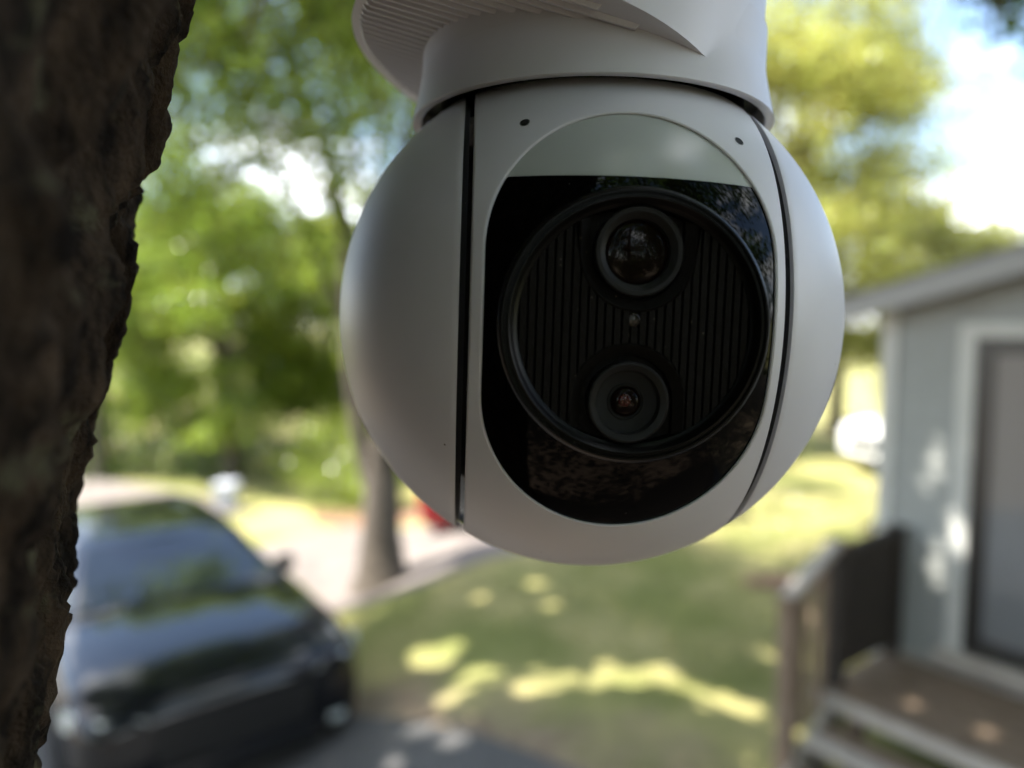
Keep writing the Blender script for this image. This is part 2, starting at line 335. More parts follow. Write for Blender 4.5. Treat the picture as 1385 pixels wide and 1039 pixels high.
simple('broadleaf_tree', 'dense green tree hidden mostly behind the hanging white security camera', .2, 18.0, 6.0, 2.8, 16000, M['leaf_far'])
simple('broadleaf_tree', 'tall yellow-green tree close against the white camera ball, beyond the lawn', 5.9, 15.2, 11.0, 2.9, 52000, M['leaf_gold'], nc=130, clump=.95, group='trees beyond the lawn')
simple('broadleaf_tree', 'yellowish tree seen low between camera ball and house corner', 8.4, 18.5, 8, 2.4, 18000, M['leaf_gold'], group='trees beyond the lawn')
simple('broadleaf_tree', 'pale yellow-green tree standing behind the eave of the house', 10.2, 17.0, 6.2, 1.9, 16000, M['leaf_gold'], group='trees beyond the lawn')
simple('broadleaf_tree', 'small yellow-green treetop just showing over the house roof', 13.2, 21, 6.0, 1.9, 7000, M['leaf_gold'], group='trees beyond the lawn')
simple('broadleaf_tree', 'treetop rising over the roof at the edge of the picture', 17.6, 23, 8.0, 2.6, 8000, M['leaf_gold'], group='trees beyond the lawn')
def shrub(label, x, y, h, r, n, lm, size=.07, group='shrubs along the street'):
    z = float(zt(x, y))
    return tree('shrub', label, (x, y, z), [(0, 0, -.05), (0, 0, h * .3), (0, 0, h * .6)], [.04, .03, .02], (0, 0, h * .55, r, r, h * .42, 14, .35 * h), n, size, lm, 8, group, cat='shrub')
simple('broadleaf_tree', 'green tree filling the gap behind the hedge and the forked trunk', -8.0, 19.5, 7.2, 3.0, 16000, M['leaf_lime'])
# unseen trees added behind the viewer to darken the ball and its reflections
for i, (x, y, h, r, lab) in enumerate([(-3.4, -4.2, 8.5, 3.0, 'tall unseen tree added to darken the trunk side of the camera glass'), (.9, -4.8, 8.0, 2.8, 'unseen tree added to darken the middle of the camera glass'), (4.6, -3.2, 8.5, 3.0, 'unseen tree added to darken the house side of the camera glass')]):
    simple('broadleaf_tree', lab, x, y, h, r, 13000, M['leaf_oak'], size=.18, zc=h * .5, nc=48, clump=.9, group='unseen trees added behind the viewer', rz=h * .47)
for x, y, h, r, lab in [(-11.5, 19, 6.5, 3.2, 'green tree at the far end of the street, by the near trunk'), (-5.2, 20.5, 8.0, 3.0, 'rounded green tree far behind the pale bin'), (-1.6, 20, 6.5, 2.6, 'green tree far behind the fork of the dark trunk'), (3.6, 19.5, 6.5, 2.5, 'far green tree low behind the camera ball and the lawn')]:
    simple('broadleaf_tree', lab, x, y, h, r, 15000, M['leaf_lime'], size=.16, nc=45, zc=h * .5)
shrub('light green sunlit shrub beside the forked trunk across the street', -3.3, 13.4, 1.7, .9, 4000, M['leaf_lime'])
shrub('low bright shrub nearest the forked trunk beside the soil strip', -2.4, 12.9, 1.2, .7, 3000, M['leaf_lime'])
shrub('small round yellow-green shrub showing above the porch railing', 4.3, 8.45, .62, .32, 1600, M['leaf_gold'], group='shrubs beyond the lawn')
shrub('wide pale green shrub bordering the far lawn by the white car', 5.1, 13.6, 1.3, 1.0, 3500, M['leaf_lime'], group='shrubs beyond the lawn')
# dark hedge across the street
hb = tag(empty('hedge', (-7.2, 16.0, float(zt(-7, 16)))), 'dark green hedge running along the far side of the street', 'hedge')
st_ = MB()
for i in range(12): st_.tube([(-4 + i * .72, 0, -.05), (-4 + i * .72 + .05, .1, .7), (-4 + i * .72, 0, 1.3)], [.05, .04, .02], 6)
obj('stems', st_, M['bark_far'], hb, smooth=60)
P = np.stack([rng.uniform(-4.6, 4.6, 9000), rng.normal(0, .38, 9000), rng.uniform(.02, 1.75, 9000) + .12 * np.sin(np.arange(9000))], 1)
obj('foliage', leaves_mesh(P, .12, 'foliage'), M['leaf_oak'], hb)

# ------------------------------------------------------------------ near trunk with furrowed bark
def vnoise(x, y, seed=0):
    seed = seed + 350
    xi = np.floor(x).astype(np.int64); yi = np.floor(y).astype(np.int64); fx = x - xi; fy = y - yi
    fx = fx * fx * fx * (fx * (fx * 6 - 15) + 10); fy = fy * fy * fy * (fy * (fy * 6 - 15) + 10)
    def h(i, j):
        k = (i * 374761393 + j * 668265263 + seed * 974634777) & 0xffffffff
        k = ((k ^ (k >> 13)) * 1274126177) & 0xffffffff; k = k ^ (k >> 16)
        return (k & 0xffff) / 32767.5 - 1
    a = h(xi, yi) * (1 - fx) + h(xi + 1, yi) * fx; b = h(xi, yi + 1) * (1 - fx) + h(xi + 1, yi + 1) * fx
    return a * (1 - fy) + b * fy
def fbm(x, y, o, seed):
    s = 0; a = 1
    for k in range(o): s = s + a * vnoise(x * 2 ** k, y * 2 ** k, seed + k); a *= .5
    return s
TR = .22
LEAN = math.tan(R(15.5))
face = math.atan2(0 - FG[1], 0 - FG[0])       # direction from trunk towards the viewer
th_d = np.arange(face - R(75), face + R(75), .0042)
th_c = np.linspace(face + R(75), face + R(285), 60)[:-1]
ths = np.concatenate([th_d, th_c])
zs = np.concatenate([np.linspace(-.2, 2.5, 90)[:-1], np.arange(2.5, 3.02, .00115), np.linspace(3.02, 5.6, 70)[1:]])
T, Z = np.meshgrid(ths, zs)
flare = 1 + .5 * np.exp(-(Z + .35) / .35)
taper = 1 - .03 * (Z - 2.8)
s_ = (T - face) * TR
wx = .007 * fbm(s_ * 30, Z * 16, 3, 3); wz = .008 * fbm(s_ * 30, Z * 20, 2, 9)
u = s_ + wx + .02 * (Z - 2.8); v = Z + wz
n1 = vnoise(u * 55, v * 5.5, 21) + .4 * vnoise(u * 105, v * 15, 22)
plates = smooth(.03, .40, np.abs(n1))
cracks = smooth(.0, .16, np.abs(vnoise(u * 48 + 9, v * 20, 31)))
fine = fbm(u * 190, v * 75, 4, 41); flake = fbm(u * 520, v * 210, 3, 51)
ch = fbm(u * 85, v * 30, 4, 61); chip = smooth(.08, .16, ch) + smooth(.42, .48, ch) - smooth(-.22, -.28, ch)
D_ = .0095 * plates * (.82 + .18 * cracks) + .0009 * fine * (.4 + plates) + .0007 * flake + .0013 * chip * (.25 + plates) - .0098
big = .0016 * vnoise(s_ * 9, Z * 3.5, 71) + .001 * vnoise(s_ * 22, Z * 16, 72)
rad = TR * taper * flare + D_ + big
X = FG[0] + LEAN * (Z - 2.8) + rad * np.cos(T); Y = FG[1] + rad * np.sin(T)
Pn = np.stack([X, Y, Z], -1)
a, bq = Z.shape
idx = np.arange(a * bq).reshape(a, bq); nx = np.roll(idx, -1, 1)
F = np.stack([idx[:-1], nx[:-1], nx[1:], idx[1:]], -1).reshape(-1, 4)
me = bpy.data.meshes.new('trunk'); me.vertices.add(a * bq); me.vertices.foreach_set('co', Pn.ravel())
me.loops.add(F.size); me.loops.foreach_set('vertex_index', F.ravel().astype(np.int32))
me.polygons.add(len(F)); me.polygons.foreach_set('loop_start', np.arange(0, F.size, 4, dtype=np.int32)); me.polygons.foreach_set('loop_total', np.full(len(F), 4, np.int32))
me.update(calc_edges=True); me.polygons.foreach_set('use_smooth', [True] * len(F))
bk = mat('furrowed_bark', (.05, .04, .032), .92, spec=.2)
t = bk.node_tree; b = t.nodes['Principled BSDF']; tcn = t.nodes.new('ShaderNodeTexCoord')
mpb = t.nodes.new('ShaderNodeMapping'); mpb.inputs['Scale'].default_value = (1, 1, .3); t.links.new(tcn.outputs['Object'], mpb.inputs['Vector'])
nb = t.nodes.new('ShaderNodeTexNoise'); nb.inputs['Scale'].default_value = 150; nb.inputs['Detail'].default_value = 7; nb.inputs['Roughness'].default_value = .65; t.links.new(mpb.outputs[0], nb.inputs['Vector'])
c1 = ramp(t, nb.outputs[0], .40, (.006, .004, .0026), .64, (.062, .043, .028))
li = ramp(t, nnoise(t, 110, 5), .60, (0, 0, 0), .70, (1, 1, 1))
mxl = t.nodes.new('ShaderNodeMix'); mxl.data_type = 'RGBA'; t.links.new(li, mxl.inputs[0]); t.links.new(c1, mxl.inputs[6]); mxl.inputs[7].default_value = (.07, .066, .04, 1)
t.links.new(mxl.outputs[2], b.inputs['Base Color'])
bp = t.nodes.new('ShaderNodeBump'); bp.inputs['Strength'].default_value = .7; bp.inputs['Distance'].default_value = .002
t.links.new(nnoise(t, 900, 4), bp.inputs['Height']); t.links.new(bp.outputs[0], b.inputs['Normal'])
fg = tag(empty('near_tree', (FG[0] - LEAN * 2.8, FG[1], 0)), 'dark furrowed trunk leaning close by beside the white security camera', 'tree')
tr_o = obj('trunk', me, bk, fg); tr_o.location = (-fg.location.x, -fg.location.y, 0)
# limbs and crown overhead
top = np.array([FG[0] + LEAN * 2.8, FG[1], 5.55])
mb = MB(); cl = []
for i in range(72):
    az = rng.uniform(0, 2 * math.pi); rr = 4.6 * math.sqrt(rng.uniform(.02, 1)); zc = rng.uniform(5.9, 9.2) - .12 * rr
    cl.append((top[0] + rr * math.cos(az) - .3, top[1] + rr * math.sin(az) + .2, zc, rng.uniform(.55, 1.0)))
for q, r in SHADE:  # leaf clumps added on the sun's path to shade ball and house
    for zz in (6.2, 7.2, 8.2):
        p = q + SUN * (zz - q[2]) / SUN[2]; cl.append((*p, r + .55, 2.2))
# low hanging sprays
for p in [(2.42, 3.6, 4.36, .2), (2.50, 3.6, 4.15, .14), (2.3, 3.65, 4.42, .14), (2.6, 3.65, 4.4, .25), (2.33, 3.6, 4.2, .08), (2.55, 3.6, 4.02, .08), (2.52, 3.7, 4.6, .25), (-1.2, 4.4, 5.0, .45), (-2.2, 4.6, 4.9, .5), (-1.7, 4.8, 4.6, .35), (-.8, 4.8, 4.9, .3), (1.0, 4.7, 5.2, .35)]:
    cl.append((*p, .7))
mb.tube([top + np.array([0, 0, -.4]), top + np.array([.1, 0, .8]), top + np.array([.0, .1, 2.2])], [.2, .15, .07], 10)
for i, c in enumerate(cl):
    a_ = Vector(top + np.array([0, 0, rng.uniform(-.1, 1.6)])); e = Vector(c[:3]); r0 = .075
    m1 = a_.lerp(e, .45) + Vector((0, 0, .35)); m2 = a_.lerp(e, .8) + Vector((rng.normal() * .1, rng.normal() * .1, .15))
    mb.tube([a_, m1, m2, e], [r0, r0 * .6, r0 * .3, r0 * .08], 6)
    for _ in range(3):
        e2 = e + Vector(rng.normal(size=3) * c[3] * .6); mb.tube([m2, m2.lerp(e2, .5), e2], [r0 * .25, r0 * .15, r0 * .05], 4)
lo = obj('limbs', mb, M['bark_far'], fg, smooth=60); lo.location = tr_o.location
P = crown_points(cl, 76000); P = P[carve(P)]
# nothing of the overhead crown closer than an arm's length above the camera
o = obj('crown', leaves_mesh(P, .125, 'crown'), M['leaf_oak'], fg); o.location = tr_o.location

# ------------------------------------------------------------------ house with porch
H0 = (2.618, 5.067, 0); HYAW = math.atan2(-.799, .602)
M['siding'] = mat('grey_green_siding', (.27, .28, .265), .6, noise=(6, (.255, .265, .25)), bump=(30, .1, .005))
M['trim'] = mat('white_trim', (.5, .5, .47), .5, noise=(5, (.46, .46, .43)))
M['shingle'] = mat('grey_shingle', (.12, .12, .12), .9, noise=(25, (.18, .175, .17)))
M['fascia'] = mat('grey_fascia', (.27, .27, .27), .5)
M['doorblack'] = mat('black_door_frame', (.012, .011, .010), .35)
M['doorpane'] = mat('reflective_door_pane', (.14, .145, .15), .06, spec=.6)
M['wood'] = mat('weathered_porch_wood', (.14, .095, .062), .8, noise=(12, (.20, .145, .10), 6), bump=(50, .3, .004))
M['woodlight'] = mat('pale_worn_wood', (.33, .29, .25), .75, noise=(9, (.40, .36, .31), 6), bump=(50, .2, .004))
M['wooddark'] = mat('shade_dark_wood', (.020, .0145, .011), .7, noise=(9, (.03, .022, .016)))  # dark brown railing wood, with the panel's shade put into the colour
M['foundation'] = mat('grey_block', (.3, .29, .28), .9, noise=(10, (.36, .35, .34)))
house = tag(empty('house', H0, HYAW), 'grey-green sided house gable with a black-framed glass door', 'house')
rake = lambda x: 2.93 + .265 * min(x, 6.4 - x)
WL = 6.4; DX0, DX1, DZ0, DZ1 = .60, 1.54, .66, 2.72
w = MB()
w.add([(0, .03, .35), (WL, .03, .35), (WL, .03, rake(WL)), (WL / 2, .03, rake(WL / 2)), (0, .03, rake(0)), (0, 7, .35), (WL, 7, .35), (WL, 7, rake(WL)), (WL / 2, 7, rake(WL / 2)), (0, 7, rake(0))],
      [(0, 1, 2, 3, 4), (9, 8, 7, 6, 5), (0, 4, 9, 5), (1, 6, 7, 2), (4, 3, 8, 9), (3, 2, 7, 8), (0, 5, 6, 1)])
wall = obj('wall', w, M['siding'], house)
obj('foundation', MB().box((.03, .05, -.4), (WL - .03, 6.95, .36)), M['foundation'], house)
def lap(x0, x1, z, z1l, z1r=None):
    """one clapboard: thick lower edge, thin upper edge; upper edge may follow the rake"""
    z1r = z1l if z1r is None else z1r
    return MB().add([(x0, .004, z), (x1, .004, z), (x1, .022, z1r), (x0, .022, z1l), (x0, .03, z), (x1, .03, z), (x1, .03, z1r), (x0, .03, z1l)],
                    [(0, 1, 2, 3), (5, 4, 7, 6), (0, 4, 5, 1), (1, 5, 6, 2), (2, 6, 7, 3), (3, 7, 4, 0)])
z = .52; rev = .15
while z < rake(WL / 2) - .03:
    z1 = z + rev + .012
    lo_x = .1; hi_x = WL - .1
    if z1 > rake(.1): lo_x = max(.1, (z1 - 2.93) / .265); hi_x = WL - lo_x
    segs = [(lo_x, DX0 - .11), (DX1 + .11, hi_x)] if z < DZ1 + .11 - .02 else [(lo_x, hi_x)]
    for a_, b_ in segs:
        if b_ - a_ > .05: obj('siding_board', lap(a_, b_, z, z1), M['siding'], wall)
    z += rev
for x in (0, WL - .1): obj('corner_trim', MB().box((x - .002, -.012, .36), (x + .1, .028, rake(.05) - .02), .004), M['trim'], house)
for a_, b_ in (((DX0 - .1, -.02, DZ0 - .1), (DX0 - .005, .028, DZ1 + .1)), ((DX1 + .005, -.02, DZ0 - .1), (DX1 + .1, .028, DZ1 + .1)), ((DX0 - .004, -.022, DZ1 + .005), (DX1 + .004, .026, DZ1 + .1))):
    obj('door_trim', MB().box(a_, b_, .006), M['trim'], house)
obj('door_sill', MB().box((DX0 - .14, -.10, DZ0 - .09), (DX1 + .14, .02, DZ0 - .012), .008), M['woodlight'], house)
obj('base_trim', MB().box((.1, -.035, .38), (WL - .1, .02, .515), .006), M['woodlight'], house)
door = obj('door', MB().box((DX0, -.002, DZ0), (DX0 + .1, .028, DZ1)).box((DX1 - .1, -.002, DZ0), (DX1, .028, DZ1)).box((DX0 + .1, -.002, DZ0), (DX1 - .1, .028, DZ0 + .1)).box((DX0 + .1, -.002, DZ1 - .1), (DX1 - .1, .028, DZ1)), M['doorblack'], house)
obj('pane', MB().box((DX0 + .1, .012, DZ0 + .1), (DX1 - .1, .024, DZ1 - .1)), M['doorpane'], door)
obj('handle', MB().tube([(DX1 - .05, -.002, 1.55), (DX1 - .05, -.05, 1.55), (DX1 - .05, -.05, 1.75), (DX1 - .05, -.002, 1.75)], .009, 8), M['metal'], door, smooth=50)
rf = MB(); ov, oy = .36, .3
for sgn in (0, 1):
    xa, xb = (-ov, WL / 2) if sgn == 0 else (WL + ov, WL / 2)
    za, zb_ = 2.93 - .265 * ov + .02, rake(WL / 2) + .02
    rf.add([(xa, -oy, za + .09), (xb, -oy, zb_ + .09), (xb, 7.3, zb_ + .09), (xa, 7.3, za + .09), (xa, -oy, za + .06), (xb, -oy, zb_ + .06), (xb, 7.3, zb_ + .06), (xa, 7.3, za + .06)],
           [(0, 1, 2, 3), (7, 6, 5, 4), (0, 4, 5, 1), (2, 6, 7, 3), (0, 3, 7, 4)])
roof = obj('roof', rf, M['shingle'], house)
fa = MB()
for sgn in (0, 1):
    xa, xb = (-ov, WL / 2) if sgn == 0 else (WL + ov, WL / 2)
    za, zb_ = 2.93 - .265 * ov, rake(WL / 2)
    fm = MB().add([(xa, -oy + .005, za - .07), (xb, -oy + .005, zb_ - .07), (xb, -oy + .005, zb_ + .078), (xa, -oy + .005, za + .078), (xa, -oy + .03, za - .07), (xb, -oy + .03, zb_ - .07), (xb, -oy + .03, zb_ + .078), (xa, -oy + .03, za + .078)],
             [(0, 1, 2, 3), (5, 4, 7, 6), (0, 4, 5, 1), (2, 6, 7, 3), (0, 3, 7, 4)])
    obj('fascia', fm, M['fascia'], roof)
    sm = MB().add([(xa, -oy + .03, za), (xb, -oy + .03, zb_), (xb, .02, zb_), (xa, .02, za), (xa, -oy + .03, za + .02), (xb, -oy + .03, zb_ + .02), (xb, .02, zb_ + .02), (xa, .02, za + .02)],
             [(0, 1, 2, 3), (7, 6, 5, 4), (0, 4, 5, 1), (2, 6, 7, 3), (0, 3, 7, 4), (1, 5, 6, 2)])
    obj('soffit', sm, M['fascia'], roof)
# porch
porch = tag(empty('porch', H0, HYAW), 'weathered wooden porch with steps and railing below the glass door', 'porch')
DK = .5
for i in range(6):
    y1 = -.045 - i * .148
    obj('deck_board', MB().box((.12, y1 - .14, DK - .035), (3.4, y1, DK), .004), M['wood'], porch)
obj('nosing', MB().box((.10, -.99, DK - .075), (3.42, -.937, DK + .004), .008), M['woodlight'], porch)
for k, (yy, zz) in enumerate(((-1.0, .335), (-1.29, .17))):
    for j in range(2): obj('step_tread', MB().box((.24, yy - .14 - j * .146, zz - .035), (3.3, yy - j * .146, zz), .004), M['wood'] if j == 0 else M['woodlight'], porch)
    obj('step_riser', MB().box((.25, yy - .02, zz - .17), (3.29, yy - .004, zz - .036)), M['wood'], porch)
for x in (.3, 1.8, 3.2): obj('joist_post', MB().box((x, -.9, -.05), (x + .09, -.81, DK - .036)), M['wood'], porch)
for x in (.2, 3.3): obj('stringer', MB().add([(x, -1.6, -.05), (x, -1.6, .06), (x, -.98, .42), (x, -.98, -.05), (x + .038, -1.6, -.05), (x + .038, -1.6, .06), (x + .038, -.98, .42), (x + .038, -.98, -.05)], [(0, 1, 2, 3), (7, 6, 5, 4), (0, 4, 5, 1), (1, 5, 6, 2), (2, 6, 7, 3)]), M['woodlight'], porch)
RX = .175
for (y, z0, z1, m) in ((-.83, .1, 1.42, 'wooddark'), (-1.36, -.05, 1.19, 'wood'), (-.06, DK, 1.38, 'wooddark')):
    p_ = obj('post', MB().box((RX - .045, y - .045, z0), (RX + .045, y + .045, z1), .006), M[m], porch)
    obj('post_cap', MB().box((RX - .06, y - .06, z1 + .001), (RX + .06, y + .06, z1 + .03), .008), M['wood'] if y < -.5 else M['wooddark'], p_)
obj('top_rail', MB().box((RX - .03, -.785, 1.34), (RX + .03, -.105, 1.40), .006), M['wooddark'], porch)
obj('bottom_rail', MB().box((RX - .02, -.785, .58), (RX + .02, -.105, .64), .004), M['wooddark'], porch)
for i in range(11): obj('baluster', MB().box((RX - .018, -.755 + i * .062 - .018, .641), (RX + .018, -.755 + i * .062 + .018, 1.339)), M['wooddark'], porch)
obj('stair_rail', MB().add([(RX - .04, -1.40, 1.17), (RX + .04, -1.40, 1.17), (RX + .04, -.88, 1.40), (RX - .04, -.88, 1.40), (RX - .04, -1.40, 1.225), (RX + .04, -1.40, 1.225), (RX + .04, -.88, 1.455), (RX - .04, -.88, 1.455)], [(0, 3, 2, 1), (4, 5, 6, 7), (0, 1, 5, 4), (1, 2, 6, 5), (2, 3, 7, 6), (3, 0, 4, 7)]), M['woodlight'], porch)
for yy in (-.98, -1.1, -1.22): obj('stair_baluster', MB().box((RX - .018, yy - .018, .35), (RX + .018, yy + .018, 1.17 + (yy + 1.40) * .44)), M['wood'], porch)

# ------------------------------------------------------------------ cars
M['tyre'] = mat('tyre_rubber', (.012, .012, .012), .85); M['rim'] = mat('alloy_rim', (.45, .45, .46), .3, metal=.9)
M['carglass'] = mat('car_glass', (.02, .026, .024), .04, spec=.7); M['lamp'] = mat('headlamp_lens', (.42, .45, .43), .1, spec=.8)
M['grille'] = mat('car_grille', (.006, .006, .006), .4); M['plate_w'] = mat('licence_plate', (.6, .6, .58), .4); M['tail'] = mat('tail_lamp', (.35, .01, .008), .15)
def paint(name, c): return mat(name, c, .4, spec=.05, coat=.85)
M['paint_black'] = paint('black_car_paint', (.004, .0045, .006)); M['paint_red'] = paint('red_car_paint', (.30, .015, .017)); M['paint_white'] = paint('white_car_paint', (.78, .78, .77))
def make_car(label, loc, yaw, pm, s=1.0):
    root = tag(empty('parked_car', loc, yaw), label, 'car', 'cars parked around the yard')
    root.scale = (s, s, s)
    # stations front (y=0) to rear (y=4.5): y, half width, z bottom, z belt side, z top centre
    S = [(.0, .72, .36, .70, .76), (.04, .83, .28, .77, .86), (.15, .90, .22, .85, .94), (.45, .92, .20, .91, .995), (1.1, .925, .20, .95, 1.035), (1.5, .925, .20, .96, 1.04), (2.4, .925, .20, .97, 1.04),
         (3.4, .92, .20, .98, 1.05), (4.1, .89, .22, .97, 1.05), (4.45, .82, .30, .92, 1.0), (4.52, .74, .38, .84, .92)]
    rows = []
    for y, hw, zb0, zs_, zc in S:
        half = [(hw * .90, zb0), (hw * .985, zb0 + (zs_ - zb0) * .25), (hw, zb0 + (zs_ - zb0) * .55), (hw * .985, zs_ - .05), (hw * .94, zs_ + .012), (hw * .8, zs_ + (zc - zs_) * .62), (hw * .45, zs_ + (zc - zs_) * .92), (0, zc)]
        rows.append([(x, y, z) for x, z in half] + [(-x, y, z) for x, z in half[-2::-1]])
    bmb = MB().grid(rows, flip=True); n = len(rows[0])
    for k, fl in ((0, False), (len(rows) - 1, True)):
        q = tuple(k * n + i for i in range(n)); bmb.f.append(q[::-1] if fl else q)
    body = obj('body', bmb, pm, root, smooth=40)
    # cabin: pillars and roof as a loft, glass panels set just proud
    C = [(1.22, .78, 1.0, .78, 1.02), (2.08, .81, .99, .64, 1.30), (2.5, .80, .98, .63, 1.34), (3.3, .80, .98, .63, 1.33), (3.75, .79, .99, .61, 1.28), (4.25, .74, 1.0, .70, 1.03)]
    rows = []
    for y, wb, z0, wt, z1 in C:
        half = [(wb, z0 - .06), (wb * .99, z0), (wt + .03, z1 - .05), (wt - .03, z1 - .008), (wt * .5, z1 + .018), (0, z1 + .022)]
        rows.append([(x, y, z) for x, z in half] + [(-x, y, z) for x, z in half[-2::-1]])
    obj('cabin', MB().grid(rows, flip=True), pm, root, smooth=35)
    def pane(name, q, m=M['carglass'], off=.006):
        q = [Vector(p) for p in q]; nn = (q[1] - q[0]).cross(q[2] - q[0]).normalized()
        a = [p + nn * off for p in q]; c = [p - nn * .01 for p in q]; k = len(q)
        return obj(name, MB().add(a + c, [tuple(range(k)), tuple(range(k, 2 * k))[::-1]] + [(i, i + k, (i + 1) % k + k, (i + 1) % k) for i in range(k)]), m, root)
    pane('windshield', [(-.72, 1.28, 1.045), (0, 1.26, 1.055), (.72, 1.28, 1.045), (.56, 2.02, 1.275), (0, 2.02, 1.30), (-.56, 2.02, 1.275)], off=.02)
    pane('rear_window', [(.64, 4.2, 1.06), (-.64, 4.2, 1.06), (-.55, 3.8, 1.265), (.55, 3.8, 1.265)], off=.02)
    for sx_ in (-1, 1):
        f = [(sx_ * .795, 1.62, 1.0), (sx_ * .80, 2.62, 1.0), (sx_ * .67, 2.62, 1.27), (sx_ * .665, 2.12, 1.245)]
        g = [(sx_ * .80, 2.68, 1.0), (sx_ * .79, 3.75, 1.02), (sx_ * .665, 3.6, 1.25), (sx_ * .67, 2.68, 1.27)]
        for q in (f, g): pane('side_window', q if sx_ > 0 else q[::-1], off=.008)
        mr = obj('mirror', MB().lathe([(0, -.09), (.05, -.085), (.075, -.03), (.078, .03), (.06, .07), (0, .075)], 12, 'x').xf(Matrix.Translation((sx_ * .90, 1.58, 1.02))), pm, root, smooth=50)
        obj('mirror_arm', MB().tube([(sx_ * .74, 1.6, .97), (sx_ * .86, 1.58, 1.0)], .03, 6), M['grille'], mr)
        # headlamp wraps the corner
        obj('headlamp', MB().add([(sx_ * .48, .045, .60), (sx_ * .70, .075, .62), (sx_ * .845, .30, .66), (sx_ * .85, .34, .745), (sx_ * .68, .10, .715), (sx_ * .47, .055, .675),
                                  (sx_ * .48, .15, .60), (sx_ * .66, .2, .62), (sx_ * .78, .36, .66), (sx_ * .78, .40, .73), (sx_ * .62, .25, .71), (sx_ * .47, .2, .675)],
                                 [(0, 1, 4, 5), (1, 2, 3, 4), (0, 6, 7, 1), (1, 7, 8, 2), (2, 8, 9, 3), (3, 9, 10, 4), (4, 10, 11, 5), (5, 11, 6, 0)]).xf(Matrix.Translation((sx_ * .015, -.035, .105)) @ Matrix.Scale(1.085, 4, (1, 0, 0)) @ Matrix.Scale(.85, 4, (0, 1, 0))), M['lamp'], root)
        obj('tail_lamp', MB().box((sx_ * .55, 4.44, .74), (sx_ * .80, 4.53, .88), .02), M['tail'], root)
        obj('fog_lamp', MB().box((sx_ * .56, -.005, .36), (sx_ * .72, .14, .44), .015), M['lamp'], root)
        for y in (.85, 3.55):
            wv = MB().lathe([(.20, -.10), (.31, -.105), (.335, -.07), (.335, .07), (.31, .105), (.20, .10)], 28, 'x', closed=True).xf(Matrix.Translation((sx_ * .80, y, .335)))
            wh = obj('wheel', wv, M['tyre'], root, smooth=40)
            rm = MB().lathe([(.20, -.06), (.205, .105), (.18, .10), (.165, .03)], 28, 'x')
            for k in range(5):
                an = 2 * math.pi * k / 5; rm.tube([(.07, .03 * math.cos(an), .03 * math.sin(an)), (.05, .19 * math.cos(an), .19 * math.sin(an))], [.03, .022], 6)
            rm.disc(.055, .095, 16, 'x'); rm.xf(Matrix.Translation((sx_ * .80, y, .335)) @ Matrix.Scale(sx_, 4, (1, 0, 0)))
            obj('rim', rm, M['rim'], wh, smooth=40)
            obj('wheel_arch', MB().lathe([(.36, .0), (.40, .0), (.40, .02), (.36, .02)], 28, 'x', closed=True).disc(.36, .008, 28, 'x').xf(Matrix.Translation((sx_ * (.915 if y < 2 else .92) - (.02 if sx_ < 0 else 0), y, .345))), M['grille'], body, smooth=30)
    obj('grille', MB().add([(-.46, -.02, .47), (.46, -.02, .47), (.50, -.01, .72), (-.50, -.01, .72), (-.46, .1, .47), (.46, .1, .47), (.50, .1, .72), (-.50, .1, .72)], [(0, 1, 2, 3), (0, 4, 5, 1), (1, 5, 6, 2), (2, 6, 7, 3), (3, 7, 4, 0)]), M['grille'], root)
    obj('lower_intake', MB().box((-.52, -.006, .27), (.52, .12, .36), .02), M['grille'], root)
    obj('bumper_bar', MB().add([(-.60, -.035, .385), (.60, -.035, .385), (.60, -.02, .44), (-.60, -.02, .44), (-.60, .1, .385), (.60, .1, .385), (.60, .1, .44), (-.60, .1, .44)], [(0, 1, 2, 3), (0, 4, 5, 1), (1, 5, 6, 2), (2, 6, 7, 3), (3, 7, 4, 0)]), pm, root)
    return root
make_car('black car parked nose-on in dappled shade beside the near trunk', (-1.88, 4.72, -.55), R(38), M['paint_black'], 1.08)
make_car('red car parked behind the forked trunk, mostly hidden by the security camera', (-1.35, 10.9, float(zt(-1.3, 11))), R(-90), M['paint_red'])
make_car('white car half hidden behind the house corner beyond the lawn', (6.6, 13.3, 0), R(-82), M['paint_white'])
# bin across the street
bn = tag(empty('utility_bin', (-5.25, 13.0, float(zt(-5.2, 13)))), 'small pale grey bin standing at the street edge near the hedge', 'bin'); bn.scale = (.75, .75, .85)
M['bin'] = mat('pale_bin_plastic', (.38, .40, .45), .5)
obj('body', MB().add([(-.20, -.2, .06), (.20, -.2, .06), (.20, .2, .06), (-.20, .2, .06), (-.25, -.25, .52), (.25, -.25, .52), (.25, .25, .52), (-.25, .25, .52)], [(3, 2, 1, 0), (0, 1, 5, 4), (1, 2, 6, 5), (2, 3, 7, 6), (3, 0, 4, 7), (4, 5, 6, 7)]), M['bin'], bn)
obj('lid', MB().box((-.27, -.28, .522), (.27, .27, .60), .03), M['bin'], bn)
for sx_ in (-1, 1): obj('wheel', MB().lathe([(0, -.03), (.08, -.03), (.08, .03), (0, .03)], 16, 'x').xf(Matrix.Translation((sx_ * .17, .2, .08))), M['tyre'], bn, smooth=40)

